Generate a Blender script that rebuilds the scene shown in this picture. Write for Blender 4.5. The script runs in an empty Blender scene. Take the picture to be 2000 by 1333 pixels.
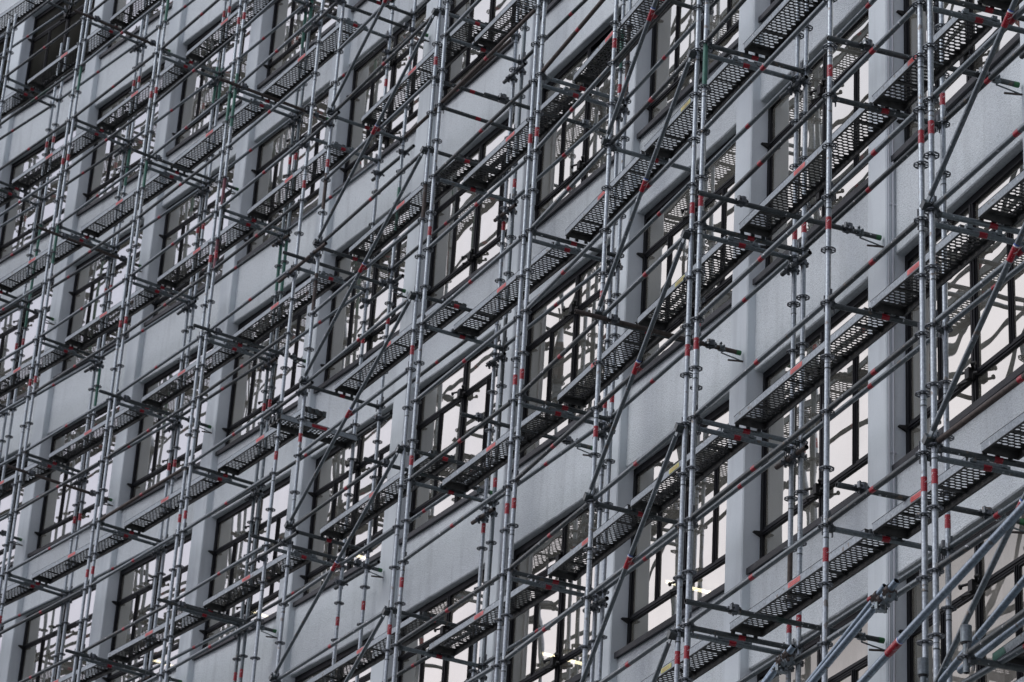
import bpy, math, random
from mathutils import Vector, Matrix
random.seed(7)
R = math.radians
sc = bpy.context.scene

# ------------------------------------------------------------------ camera
CAM_Z = 1.6
TILT, ROLL, FPX = 0.45831, 0.06383, 5500.6
cam = bpy.data.cameras.new('camera'); cam_o = bpy.data.objects.new('camera', cam)
sc.collection.objects.link(cam_o)
ct, st, cr, sr = math.cos(TILT), math.sin(TILT), math.cos(ROLL), math.sin(ROLL)
fwd = Vector((0, ct, st)); up0 = Vector((0, -st, ct)); rt0 = Vector((1, 0, 0))
rt = cr*rt0 + sr*up0; up = -sr*rt0 + cr*up0
m = Matrix((rt, up, -fwd)).transposed().to_4x4(); m.translation = (0, 0, CAM_Z)
cam_o.matrix_world = m
cam.sensor_width = 36.0; cam.lens = FPX*36/2000; cam.clip_end = 2000; cam.clip_start = 0.1
sc.camera = cam_o
cam.dof.use_dof = True; cam.dof.focus_distance = 25.0; cam.dof.aperture_fstop = 5.6

# ------------------------------------------------------------------ sky, sun, exposure
SUN_EL, SUN_AZ = 42, 258            # azimuth measured from +Y clockwise
w = bpy.data.worlds.new('World'); sc.world = w; w.use_nodes = True
nt = w.node_tree; N = nt.nodes; L = nt.links; N.clear()
sky = N.new('ShaderNodeTexSky'); sky.sky_type = 'NISHITA'; sky.sun_disc = False
sky.sun_elevation = R(SUN_EL); sky.sun_rotation = R(SUN_AZ); sky.dust_density = 4; sky.air_density = 1.2
geo = N.new('ShaderNodeTexCoord')
mp = N.new('ShaderNodeMapping'); mp.inputs['Scale'].default_value = (1, 1, 3.0)
cl = N.new('ShaderNodeTexNoise'); cl.inputs['Scale'].default_value = 1.6; cl.inputs['Detail'].default_value = 5
rc = N.new('ShaderNodeValToRGB')
rc.color_ramp.elements[0].position = .30; rc.color_ramp.elements[0].color = (8.3, 8.9, 10.3, 1)
rc.color_ramp.elements[1].position = .72; rc.color_ramp.elements[1].color = (12.0, 11.8, 12.1, 1)
mx = N.new('ShaderNodeMixRGB'); mx.inputs[0].default_value = .88
bg = N.new('ShaderNodeBackground'); bg.inputs['Strength'].default_value = .09
out = N.new('ShaderNodeOutputWorld')
L.new(geo.outputs['Generated'], mp.inputs[0]); L.new(mp.outputs[0], cl.inputs['Vector'])
L.new(cl.outputs['Fac'], rc.inputs[0]); L.new(sky.outputs[0], mx.inputs[1]); L.new(rc.outputs[0], mx.inputs[2])
sep = N.new('ShaderNodeSeparateXYZ'); L.new(geo.outputs['Generated'], sep.inputs[0])
er = N.new('ShaderNodeValToRGB')
er.color_ramp.elements[0].position = .0; er.color_ramp.elements[0].color = (1.08, .99, .96, 1)
er.color_ramp.elements[1].position = .85; er.color_ramp.elements[1].color = (.62, .70, .82, 1)
sd_ = N.new('ShaderNodeMapRange'); sd_.inputs['From Min'].default_value = -1; sd_.inputs['From Max'].default_value = 1
sd_.inputs['To Min'].default_value = 1.12; sd_.inputs['To Max'].default_value = .70
L.new(sep.outputs['Z'], er.inputs[0]); L.new(sep.outputs['X'], sd_.inputs['Value'])
m2 = N.new('ShaderNodeMixRGB'); m2.blend_type = 'MULTIPLY'; m2.inputs[0].default_value = 1
m3 = N.new('ShaderNodeMixRGB'); m3.blend_type = 'MULTIPLY'; m3.inputs[0].default_value = 1
L.new(mx.outputs[0], m2.inputs[1]); L.new(er.outputs[0], m2.inputs[2]); yr = N.new('ShaderNodeMapRange'); yr.inputs['From Min'].default_value = -1; yr.inputs['From Max'].default_value = .8
yr.inputs['To Min'].default_value = .62; yr.inputs['To Max'].default_value = 1.08; L.new(sep.outputs['Y'], yr.inputs['Value'])
my = N.new('ShaderNodeMath'); my.operation = 'MULTIPLY'; L.new(yr.outputs[0], my.inputs[0]); L.new(sd_.outputs[0], my.inputs[1])
vd = N.new('ShaderNodeVectorMath'); vd.operation = 'DOT_PRODUCT'; vd.inputs[1].default_value = (-.46, .77, .44); L.new(geo.outputs['Generated'], vd.inputs[0])
gr = N.new('ShaderNodeMapRange'); gr.interpolation_type = 'SMOOTHSTEP'; gr.inputs['From Min'].default_value = .84; gr.inputs['From Max'].default_value = .98; L.new(vd.outputs['Value'], gr.inputs['Value'])
gm = N.new('ShaderNodeMixRGB'); gm.inputs[1].default_value = (.76, .765, .81, 1); gm.inputs[2].default_value = (1.0, .955, .875, 1); L.new(gr.outputs[0], gm.inputs[0])
m4 = N.new('ShaderNodeMixRGB'); m4.blend_type = 'MULTIPLY'; m4.inputs[0].default_value = 1
L.new(m2.outputs[0], m4.inputs[1]); L.new(gm.outputs[0], m4.inputs[2])
L.new(m4.outputs[0], m3.inputs[1]); L.new(my.outputs[0], m3.inputs[2])
L.new(m3.outputs[0], bg.inputs['Color']); L.new(bg.outputs[0], out.inputs[0])
sd = bpy.data.lights.new('sun', 'SUN'); sd.energy = .60; sd.angle = R(35); sd.color = (1, .985, .96)
so = bpy.data.objects.new('sun', sd); sc.collection.objects.link(so)
dvec = Vector((math.sin(R(SUN_AZ))*math.cos(R(SUN_EL)), math.cos(R(SUN_AZ))*math.cos(R(SUN_EL)), math.sin(R(SUN_EL))))
so.rotation_euler = dvec.to_track_quat('Z', 'Y').to_euler()
vs = sc.view_settings; vs.view_transform = 'Standard'; vs.look = 'None'; vs.exposure = .78; vs.gamma = 1

# ------------------------------------------------------------------ place: a curved facade round the point CX, CY
CX, CY, R0 = -63.0055, -1.1465, 69.159      # R0 is the line of the outer scaffold standards
Z0 = 10.7537 + CAM_Z                        # height above ground of ring level 0
def P(th, off=0., z=0.):
    a = R(th); r = R0 + off
    return Vector((CX + r*math.cos(a), CY + r*math.sin(a), Z0 + z))
def frame_rad(th):                          # outward from the facade towards the street is -rad
    a = R(th); return Vector((math.cos(a), math.sin(a), 0)), Vector((math.sin(a), -math.cos(a), 0))   # rad, tangent to near end
def in_view(p, mg):
    if p.y > 40.8 and p.x < -6 and mg > 10: mg += 330
    d = p - Vector((0, 0, CAM_Z)); z = d.dot(fwd)
    x = 1000 + FPX*d.dot(rt)/z; y = 666.5 - FPX*d.dot(up)/z
    return -mg < x < 2000 + mg and -mg < y < 1333 + mg

# ------------------------------------------------------------------ materials
def mat(name, col, rough=.6, metal=0., noise=None, bump=None, spec=.5, extra=None):
    """noise=(scale, amount, detail) mottles value; bump=(scale, strength, distance)"""
    mm = bpy.data.materials.new(name); mm.use_nodes = True
    t = mm.node_tree; b = t.nodes['Principled BSDF']
    b.inputs['Roughness'].default_value = rough; b.inputs['Metallic'].default_value = metal
    b.inputs['Specular IOR Level'].default_value = spec
    b.inputs['Base Color'].default_value = (*col, 1)
    tc = t.nodes.new('ShaderNodeTexCoord')
    if noise:
        n = t.nodes.new('ShaderNodeTexNoise'); n.inputs['Scale'].default_value = noise[0]; n.inputs['Detail'].default_value = noise[2]
        oi = t.nodes.new('ShaderNodeObjectInfo')
        va = t.nodes.new('ShaderNodeVectorMath'); va.operation = 'ADD'
        vm = t.nodes.new('ShaderNodeVectorMath'); vm.operation = 'SCALE'; vm.inputs[0].default_value = (37, 19, 53)
        t.links.new(oi.outputs['Random'], vm.inputs['Scale']); t.links.new(tc.outputs['Object'], va.inputs[0]); t.links.new(vm.outputs[0], va.inputs[1])
        t.links.new(va.outputs[0], n.inputs['Vector'])
        mr = t.nodes.new('ShaderNodeMapRange'); mr.inputs['From Min'].default_value = .3; mr.inputs['From Max'].default_value = .7
        mr.inputs['To Min'].default_value = 1-noise[1]; mr.inputs['To Max'].default_value = 1+noise[1]
        t.links.new(n.outputs['Fac'], mr.inputs['Value'])
        mu = t.nodes.new('ShaderNodeMixRGB'); mu.blend_type = 'MULTIPLY'; mu.inputs[0].default_value = 1
        mu.inputs[1].default_value = (*col, 1); t.links.new(mr.outputs[0], mu.inputs[2]); t.links.new(mu.outputs[0], b.inputs['Base Color'])
        mm['mul'] = mu.name
    if bump:
        n2 = t.nodes.new('ShaderNodeTexNoise'); n2.inputs['Scale'].default_value = bump[0]; n2.inputs['Detail'].default_value = 4
        bp = t.nodes.new('ShaderNodeBump'); bp.inputs['Strength'].default_value = bump[1]; bp.inputs['Distance'].default_value = bump[2]
        t.links.new(tc.outputs['Object'], n2.inputs['Vector']); t.links.new(n2.outputs['Fac'], bp.inputs['Height']); t.links.new(bp.outputs[0], b.inputs['Normal'])
    return mm

def galv(name, col, tint=None, tscale=.5, thr=.68, rough=.42, metal=.55):
    """weathered zinc: spangle, run marks, and where tint is set, old paint left in patches"""
    mm = mat(name, col, rough, metal, noise=(48, .26, 5), bump=(90, .35, .002))
    t = mm.node_tree; b = t.nodes['Principled BSDF']; mu = t.nodes[mm['mul']]
    tc = [n for n in t.nodes if n.type == 'TEX_COORD'][0]
    last = mu
    def patch(scale, thr_, colr, amt, loc):
        nonlocal last
        n = t.nodes.new('ShaderNodeTexNoise'); n.inputs['Scale'].default_value = scale; n.inputs['Detail'].default_value = 3
        g = t.nodes.new('ShaderNodeNewGeometry'); mpn = t.nodes.new('ShaderNodeMapping'); mpn.inputs['Location'].default_value = loc
        t.links.new(g.outputs['Position'], mpn.inputs[0]); t.links.new(mpn.outputs[0], n.inputs['Vector'])
        r = t.nodes.new('ShaderNodeMapRange'); r.inputs['From Min'].default_value = thr_; r.inputs['From Max'].default_value = thr_+.02
        r.inputs['To Max'].default_value = amt
        t.links.new(n.outputs['Fac'], r.inputs['Value'])
        x = t.nodes.new('ShaderNodeMixRGB'); x.inputs[2].default_value = (*colr, 1)
        t.links.new(r.outputs[0], x.inputs[0]); t.links.new(last.outputs[0], x.inputs[1]); last = x
    patch(14, .66, (.16, .13, .10), .7, (3, 1, 5))          # rusty scuffs
    patch(26, .68, (.62, .64, .66), .8, (9, 4, 2))          # plaster and paint splashes
    if tint: patch(tscale, thr, tint, .85, (0, 7, 1))
    t.links.new(last.outputs[0], b.inputs['Base Color'])
    return mm

M = {}
M['galv'] = galv('galvanised_steel', (.155, .180, .190), tint=(.03, .10, .08), thr=.72, rough=.36, metal=.7)
M['galv_std'] = galv('galvanised_standard', (.315, .35, .372), rough=.36, metal=.8)
M['galv_dark'] = galv('dull_steel', (.07, .080, .082), tint=(.03, .065, .05), tscale=.7, thr=.69, rough=.45)
M['galv_bright'] = galv('new_zinc', (.24, .30, .355), rough=.36, metal=.75)
M['green'] = mat('green_paint', (.045, .15, .11), .5, .1, noise=(30, .25, 4))
M['rust'] = mat('rusty_steel', (.075, .06, .052), .7, .3, noise=(25, .35, 5), bump=(70, .4, .002))
M['maroon'] = mat('maroon_paint', (.17, .055, .07), .55, .1, noise=(20, .25, 4))
M['ring'] = galv('ring_steel', (.10, .11, .12), rough=.4, metal=.6)
M['hole'] = mat('tube_bore', (.01, .01, .01), .9)
M['cap'] = mat('green_plastic_cap', (.02, .13, .04), .45)
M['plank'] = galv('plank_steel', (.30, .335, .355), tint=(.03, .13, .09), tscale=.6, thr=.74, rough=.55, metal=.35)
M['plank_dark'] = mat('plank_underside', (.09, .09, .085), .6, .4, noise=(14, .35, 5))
M['frame'] = mat('dark_window_frame', (.0075, .0078, .010), .5, .0, noise=(5, .2, 3), spec=.2)
M['black'] = mat('black_fitting', (.006, .006, .006), .6)
M['sill'] = mat('dark_sill', (.02, .021, .025), .5, .0, noise=(6, .3, 3))
M['ceiling'] = mat('ceiling_board', (.72, .71, .66), .9, noise=(2, .1, 2))
M['room'] = mat('room_wall', (.62, .60, .53), .9, noise=(.6, .4, 3))
M['curtain'] = mat('curtain_cloth', (.82, .79, .77), .9, noise=(3, .06, 2))
M['conduit'] = mat('painted_pipe', (.55, .57, .60), .5)

def red_tape(name, col, rough=.35):
    mm = mat(name, col, rough, 0, noise=(60, .15, 3)); t = mm.node_tree; b = t.nodes['Principled BSDF']
    tc = [n for n in t.nodes if n.type == 'TEX_COORD'][0]
    mpn = t.nodes.new('ShaderNodeMapping'); mpn.inputs['Scale'].default_value = (46, 46, 120)
    n = t.nodes.new('ShaderNodeTexNoise'); n.inputs['Scale'].default_value = 1.0; n.inputs['Detail'].default_value = 1
    r = t.nodes.new('ShaderNodeMapRange'); r.inputs['From Min'].default_value = .66; r.inputs['From Max'].default_value = .70; r.inputs['To Max'].default_value = .4
    x = t.nodes.new('ShaderNodeMixRGB'); x.inputs[2].default_value = (.75, .72, .72, 1)
    t.links.new(tc.outputs['Object'], mpn.inputs[0]); t.links.new(mpn.outputs[0], n.inputs['Vector']); t.links.new(n.outputs['Fac'], r.inputs['Value'])
    t.links.new(r.outputs[0], x.inputs[0]); t.links.new(t.nodes[mm['mul']].outputs[0], x.inputs[1]); t.links.new(x.outputs[0], b.inputs['Base Color'])
    return mm
M['tape'] = red_tape('red_tape', (.31, .004, .015))
M['sticker'] = mat('orange_red_sticker', (.58, .11, .10), .45, noise=(12, .2, 3))
M['sticker_y'] = mat('yellow_sticker', (.48, .46, .14), .45, noise=(12, .2, 3))
M['blue'] = mat('blue_band', (.05, .12, .45), .4)
M['white'] = mat('white_band', (.75, .75, .75), .4)

def wall_mat(name, col, bumpd, speck):
    mm = bpy.data.materials.new(name); mm.use_nodes = True; t = mm.node_tree; b = t.nodes['Principled BSDF']
    b.inputs['Roughness'].default_value = .85; b.inputs['Specular IOR Level'].default_value = .25
    g = t.nodes.new('ShaderNodeNewGeometry')
    def noise(s, d, sc3=(1, 1, 1)):
        mpn = t.nodes.new('ShaderNodeMapping'); mpn.inputs['Scale'].default_value = sc3
        n = t.nodes.new('ShaderNodeTexNoise'); n.inputs['Scale'].default_value = s; n.inputs['Detail'].default_value = d
        t.links.new(g.outputs['Position'], mpn.inputs[0]); t.links.new(mpn.outputs[0], n.inputs['Vector']); return n
    def rng(n, a, b_, c, d):
        r = t.nodes.new('ShaderNodeMapRange'); r.inputs['From Min'].default_value = a; r.inputs['From Max'].default_value = b_
        r.inputs['To Min'].default_value = c; r.inputs['To Max'].default_value = d; t.links.new(n.outputs['Fac'], r.inputs['Value']); return r
    n1 = noise(1.3, 4); n2 = noise(6, 4, (1, 1, .12)); n3 = noise(62, 3)
    r1 = rng(n1, .3, .7, .95, 1.03); r2 = rng(n2, .52, .74, 1.0, .86); r3 = rng(n3, .36, .50, 1-speck, 1.0)
    prev = None
    base = t.nodes.new('ShaderNodeRGB'); base.outputs[0].default_value = (*col, 1); prev = base.outputs[0]
    for r in (r1, r2, r3):
        x = t.nodes.new('ShaderNodeMixRGB'); x.blend_type = 'MULTIPLY'; x.inputs[0].default_value = 1
        t.links.new(prev, x.inputs[1]); t.links.new(r.outputs[0], x.inputs[2]); prev = x.outputs[0]
    t.links.new(prev, b.inputs['Base Color'])
    n4 = noise(70, 6); bp = t.nodes.new('ShaderNodeBump'); bp.inputs['Strength'].default_value = .9; bp.inputs['Distance'].default_value = bumpd
    t.links.new(n4.outputs['Fac'], bp.inputs['Height']); t.links.new(bp.outputs[0], b.inputs['Normal'])
    return mm
M['stucco'] = wall_mat('rough_stucco', (.69, .74, .75), .012, .17)
M['smooth'] = wall_mat('smooth_render', (.69, .745, .76), .0015, .03)

def glass_mat(name, refl, tint, wav):
    mm = bpy.data.materials.new(name); mm.use_nodes = True; t = mm.node_tree; t.nodes.clear()
    o = t.nodes.new('ShaderNodeOutputMaterial'); mixs = t.nodes.new('ShaderNodeMixShader')
    gl = t.nodes.new('ShaderNodeBsdfGlossy'); gl.inputs['Roughness'].default_value = .004; gl.inputs['Color'].default_value = (.90, .875, .835, 1)
    tr = t.nodes.new('ShaderNodeBsdfTransparent'); tr.inputs['Color'].default_value = (*tint, 1)
    tc = t.nodes.new('ShaderNodeTexCoord'); oi = t.nodes.new('ShaderNodeObjectInfo')
    vm = t.nodes.new('ShaderNodeVectorMath'); vm.operation = 'SCALE'; vm.inputs[0].default_value = (31, 17, 23)
    va = t.nodes.new('ShaderNodeVectorMath'); va.operation = 'ADD'
    n = t.nodes.new('ShaderNodeTexNoise'); n.inputs['Scale'].default_value = 1.15; n.inputs['Detail'].default_value = 1.2
    mpn = t.nodes.new('ShaderNodeMapping'); mpn.inputs['Scale'].default_value = (1.5, 1, 1)
    bp = t.nodes.new('ShaderNodeBump'); bp.inputs['Strength'].default_value = 1; bp.inputs['Distance'].default_value = wav
    t.links.new(oi.outputs['Random'], vm.inputs['Scale']); t.links.new(tc.outputs['Object'], va.inputs[0]); t.links.new(vm.outputs[0], va.inputs[1])
    t.links.new(va.outputs[0], mpn.inputs[0]); t.links.new(mpn.outputs[0], n.inputs['Vector']); t.links.new(n.outputs['Fac'], bp.inputs['Height'])
    t.links.new(bp.outputs[0], gl.inputs['Normal'])
    lw = t.nodes.new('ShaderNodeFresnel'); lw.inputs['IOR'].default_value = 1.5
    ad = t.nodes.new('ShaderNodeMath'); ad.operation = 'MULTIPLY_ADD'; ad.use_clamp = True; ad.inputs[1].default_value = 1.2; ad.inputs[2].default_value = refl
    t.links.new(lw.outputs[0], ad.inputs[0]); t.links.new(ad.outputs[0], mixs.inputs[0])
    t.links.new(tr.outputs[0], mixs.inputs[1]); t.links.new(gl.outputs[0], mixs.inputs[2])
    df = t.nodes.new('ShaderNodeBsdfDiffuse'); df.inputs['Color'].default_value = (.56, .55, .47, 1); dm = t.nodes.new('ShaderNodeMixShader')  # pale haze painted into the glass, lightens the dark reflections
    dn = t.nodes.new('ShaderNodeTexNoise'); dn.inputs['Scale'].default_value = 2.2; dn.inputs['Detail'].default_value = 5
    dr = t.nodes.new('ShaderNodeMapRange'); dr.inputs['From Min'].default_value = .3; dr.inputs['From Max'].default_value = .75
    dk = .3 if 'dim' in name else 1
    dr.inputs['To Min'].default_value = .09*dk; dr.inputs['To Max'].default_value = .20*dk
    t.links.new(va.outputs[0], dn.inputs['Vector']); t.links.new(dn.outputs['Fac'], dr.inputs['Value']); t.links.new(dr.outputs[0], dm.inputs[0])
    t.links.new(mixs.outputs[0], dm.inputs[1]); t.links.new(df.outputs[0], dm.inputs[2]); t.links.new(dm.outputs[0], o.inputs[0])
    return mm
M['glass'] = glass_mat('coated_glass', .56, (.62, .63, .58), .0030)
M['glass_dark_reflection'] = glass_mat('dim_reflection_glass', -.15, (.10, .12, .11), .004)  # dark reflection put into the glass itself: dark tint, weak mirror
M['glass_clear'] = glass_mat('clear_glass', .12, (.80, .80, .78), .003)
em = bpy.data.materials.new('lamp_tube'); em.use_nodes = True
eb = em.node_tree.nodes['Principled BSDF']; eb.inputs['Emission Color'].default_value = (1, .86, .62, 1); eb.inputs['Emission Strength'].default_value = 4
M['lamp'] = em

# ------------------------------------------------------------------ mesh helpers
col = sc.collection
class MB:
    """collects shapes of one mesh; faces carry a material slot"""
    def __init__(s): s.v = []; s.f = []; s.m = []; s.sm = []; s.mats = []
    def slot(s, mk):
        if mk not in s.mats: s.mats.append(mk)
        return s.mats.index(mk)
    def add(s, vs_, fs, mk, smooth=False):
        b = len(s.v); k = s.slot(mk); s.v += [tuple(v) for v in vs_]
        for f in fs: s.f.append(tuple(i+b for i in f)); s.m.append(k); s.sm.append(smooth)
    def tube(s, a, b, r, mk, n=14, cap=None, r2=None):
        a = Vector(a); b = Vector(b); d = (b-a).normalized(); q = d.to_track_quat('Z', 'Y'); r2 = r if r2 is None else r2
        vv = []
        for p, rr in ((a, r), (b, r2)):
            for i in range(n):
                t = 2*math.pi*i/n; vv.append(p + q @ Vector((rr*math.cos(t), rr*math.sin(t), 0)))
        s.add(vv, [(i, (i+1) % n, n+(i+1) % n, n+i) for i in range(n)], mk, True)
        if cap == 'open':                     # a short dark bore at each end
            for p, o, rv in ((a, d, 1), (b, -d, 0)):
                c = [p + q @ Vector((.82*r*math.cos(2*math.pi*i/n), .82*r*math.sin(2*math.pi*i/n), 0)) for i in range(n)]
                e = [p + q @ Vector((r*math.cos(2*math.pi*i/n), r*math.sin(2*math.pi*i/n), 0)) for i in range(n)]
                deep = [x + o*.03 for x in c]
                s.add(e + c, [(i, n+i, n+(i+1) % n, (i+1) % n) for i in range(n)], mk)
                s.add(c + deep, [(i, n+i, n+(i+1) % n, (i+1) % n) for i in range(n)], 'hole')
                s.add(deep, [tuple(range(n))], 'hole')
        elif cap: s.add(vv, [tuple(range(n))[::-1], tuple(range(n, 2*n))], mk)
    def box(s, c, h, mk, ax=None):
        ax = ax or (Vector((1, 0, 0)), Vector((0, 1, 0)), Vector((0, 0, 1))); c = Vector(c)
        vv = [c + ax[0]*h[0]*i + ax[1]*h[1]*j + ax[2]*h[2]*k for i in (-1, 1) for j in (-1, 1) for k in (-1, 1)]
        s.add(vv, [(0, 1, 3, 2), (4, 6, 7, 5), (0, 4, 5, 1), (2, 3, 7, 6), (0, 2, 6, 4), (1, 5, 7, 3)], mk)
    def quad(s, a, b, c, d, mk): s.add([a, b, c, d], [(0, 1, 2, 3)], mk)
    def mesh(s, name):
        me = bpy.data.meshes.new(name); me.from_pydata(s.v, [], s.f)
        for k in s.mats: me.materials.append(M[k])
        me.polygons.foreach_set('material_index', s.m); me.polygons.foreach_set('use_smooth', s.sm); me.update()
        return me
def obj(name, me, parent=None, mw=None):
    if isinstance(me, MB): me = me.mesh(name)
    o = bpy.data.objects.new(name, me); col.objects.link(o)
    if parent is not None: o.parent = parent
    if mw is not None:
        # keep mw as the world transform: every empty here only translates
        o.matrix_local = Matrix.Translation(-base_of(parent)) @ mw if parent is not None else mw
    return o
BASE = {}
def base_of(p): return BASE.get(p.name, Vector((0, 0, 0)))
def empty(name, loc, label, cat, group=None):
    o = bpy.data.objects.new(name, None); col.objects.link(o); o.location = loc; BASE[o.name] = Vector(loc)
    o.empty_display_size = .3; o['label'] = label; o['category'] = cat
    if group: o['group'] = group
    return o
def along(a, b, roll_up=Vector((0, 0, 1))):        # matrix: X from a to b, Z near up
    a = Vector(a); b = Vector(b); x = (b-a).normalized(); y = roll_up.cross(x).normalized(); z = x.cross(y)
    mm = Matrix((x, y, z)).transposed().to_4x4(); mm.translation = a; return mm

# ================================================================== GROUND
g = MB(); S = 600
g.add([(-S, -S, 0), (S, -S, 0), (S, S, 0), (-S, S, 0)], [(0, 1, 2, 3)], 'ground') if False else None
M['ground'] = mat('asphalt', (.075, .078, .08), .9, 0, noise=(.4, .25, 6), bump=(60, .4, .01))
g.add([(-S, -S, 0), (S, -S, 0), (S, S, 0), (-S, S, 0)], [(0, 1, 2, 3)], 'ground')
o = obj('ground', g); o['kind'] = 'structure'

# ================================================================== BUILDING
JAMB0, PITCH, PIL = 19.92, 2.314, .29            # near edge of a pilaster, degrees
OP, OS, OG = 1.475, 1.572, 1.672                    # offsets of pilaster face, spandrel face, window face
SILL = {s: -.45+3.19*s - (.04 if s > 3 else 0) for s in range(-3, 7)}
WH = 2.17
BAYS = range(-4, 12)                             # window of bay k spans JAMB0+PITCH*k+PIL ... JAMB0+PITCH*(k+1)
bld = empty('office_building', P(30, 4, -Z0), 'white rendered office building with a curved facade and dark framed strip windows behind the scaffolding', 'building')
ZT = 22.4; ZB = -Z0
def arcwall(off, z0, z1, mk, t0, t1, mb, n=40, flip=False):
    vv = []; 
    for i in range(n+1):
        th = t0+(t1-t0)*i/n; vv += [P(th, off, z0), P(th, off, z1)]
    mb.add(vv, [(2*i, 2*i+1, 2*i+3, 2*i+2) for i in range(n)], mk)
TA, TB = JAMB0+PITCH*BAYS[0], JAMB0+PITCH*(BAYS[-1]+1)+PIL
# pilasters
for k in list(BAYS)+[BAYS[-1]+1]:
    t0 = JAMB0+PITCH*k; t1 = t0+PIL; mb = MB()
    # rounded arrises keep the edges from reading razor sharp
    rad, tan = frame_rad((t0+t1)/2)
    prof = [(t0, OG+.31), (t0, OP+.012), (t0+.010, OP), (t1-.010, OP), (t1, OP+.012), (t1, OG+.31)]
    vv = []
    for th, off in prof: vv += [P(th, off, ZB), P(th, off, ZT)]
    mb.add(vv, [(2*i, 2*i+2, 2*i+3, 2*i+1) for i in range(len(prof)-1)], 'smooth')
    obj('pilaster', mb, bld, Matrix())
# fix: geometry above is in world coordinates, children sit under a translated empty -> handled by matrix_local
# spandrels
sp = MB()
levels = sorted(SILL)
def bump_edge(): return random.uniform(-.004, .004)
spx = MB()
for k in BAYS:
    t0 = JAMB0+PITCH*k+PIL; t1 = JAMB0+PITCH*(k+1)
    spans = [(ZB, SILL[levels[0]])]
    for a, b in zip(levels, levels[1:]): spans.append((SILL[a]+WH, SILL[b]))
    spans.append((SILL[levels[-1]]+WH, ZT))
    n = 14
    for z0, z1 in spans:
        own = z1-z0 < 2 and in_view(P((t0+t1)/2, OS, (z0+z1)/2), 150); sp = MB() if own else spx
        top = []; bot = []
        for i in range(n+1):
            th = t0+(t1-t0)*i/n; e = bump_edge()
            bot.append(th); top.append(e)
        vv = []
        for th, e in zip(bot, top): vv += [P(th, OS+.2, z0+.004), P(th, OS+.01, z0+e), P(th, OS, z0+.012+e), P(th, OS, z1-.01), P(th, OS+.01, z1), P(th, OS+.2, z1)]
        fs = []
        for i in range(n):
            for j in range(5): fs.append((6*i+j, 6*i+j+1, 6*i+6+j+1, 6*i+6+j))
        sp.add(vv, fs, 'stucco')
        if own: obj('spandrel_wall', sp, bld, Matrix())
rf = spx; arcwall(OG+.26, ZB, ZT, 'smooth', TA-.01, TA, rf, 1)
vv = []
for i in range(41):
    th = TA+(TB-TA)*i/40; vv += [P(th, OP-.03, ZT+.002), P(th, 14, ZT+.002)]
rf.add(vv, [(2*i, 2*i+1, 2*i+3, 2*i+2) for i in range(40)], 'smooth')
arcwall(14, ZB, ZT, 'smooth', TA, TB, rf)
for th in (TA, TB): rf.quad(P(th, OG+.15, ZB), P(th, 14, ZB), P(th, 14, ZT), P(th, OG+.15, ZT), 'smooth')
obj('outer_shell', rf, bld, Matrix())
# floors seen through the glass, room walls behind
ce = MB()
for s in levels:
    vv = []
    for i in range(41):
        th = TA+(TB-TA)*i/40; zc = SILL[s]+WH+.05; vv += [P(th, OG+.12, zc), P(th, 8, zc), P(th, OG+.12, SILL[s]-.3), P(th, 8, SILL[s]-.3)]
    ce.add(vv, [(4*i, 4*i+1, 4*i+5, 4*i+4) for i in range(40)]+[(4*i+2, 4*i+3, 4*i+7, 4*i+6) for i in range(40)], 'ceiling')
obj('ceiling', ce, bld, Matrix())
rw = MB(); arcwall(8.0, ZB, ZT-.1, 'room', TA, TB, rw)
obj('room_wall', rw, bld, Matrix())

# windows: one set of meshes in a local frame (x along the facade to the near end, y into the room, z up)
WW = 2*(R0+OG)*math.sin(R(PITCH-PIL)/2)
def win_frame(louvre=False):
    b = MB(); fr = 'frame'
    H = WH
    def bar(x0, x1, z0, z1, y0=0., y1=.07): b.box(((x0+x1)/2, (y0+y1)/2, (z0+z1)/2), ((x1-x0)/2, (y1-y0)/2, (z1-z0)/2), fr)
    bar(0, .055, 0, H); bar(WW-.055, WW, 0, H); bar(.055, WW-.055, H-.08, H); bar(.055, WW-.055, 0, .06)
    x2 = WW/2
    bar(x2-.036, x2+.036, .06, H-.08, -.004, .046)
    bar(x2-.010, x2+.010, .06, H-.08, -.012, -.004)
    for zb in (.41, 1.64):
        for a, c in ((.055, x2-.036), (x2+.036, WW-.055)):
            bar(a, c, zb-.028, zb+.028, .004, .044); bar(a, c, zb-.009, zb+.009, -.006, .004)
    for xm in (WW/4, WW*3/4):
        bar(xm-.022, xm+.022, .438, 1.612, .002, .046); bar(xm-.006, xm+.006, .438, 1.612, -.006, .002)
    for i, (a, c) in enumerate(((.055, WW/4-.022), (WW/4+.022, x2-.036), (x2+.036, WW*3/4-.022), (WW*3/4+.022, WW-.055))):
        for x0, x1 in ((a, a+.018), (c-.018, c)): bar(x0, x1, .438, 1.612, .012, .044)
        bar(a, c, .438, .456, .011, .044); bar(a, c, 1.594, 1.612, .011, .044)
    if louvre:
        for i in range(6):
            z = 1.73+i*.058
            b.add([(x2+.055, .0, z-.02), (WW-.055, .0, z-.02), (WW-.055, .045, z+.03), (x2+.055, .045, z+.03)], [(0, 1, 2, 3)], 'frame')
            b.add([(x2+.055, .0, z-.026), (WW-.055, .0, z-.026), (WW-.055, .0, z-.02), (x2+.055, .0, z-.02)], [(0, 1, 2, 3)], 'galv_dark')
        b.add([(x2+.055, .068, 1.66), (WW-.055, .068, 1.66), (WW-.055, .068, 2.1), (x2+.055, .068, 2.1)], [(0, 1, 2, 3)], 'black')
    return b.mesh('window_frame')
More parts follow.
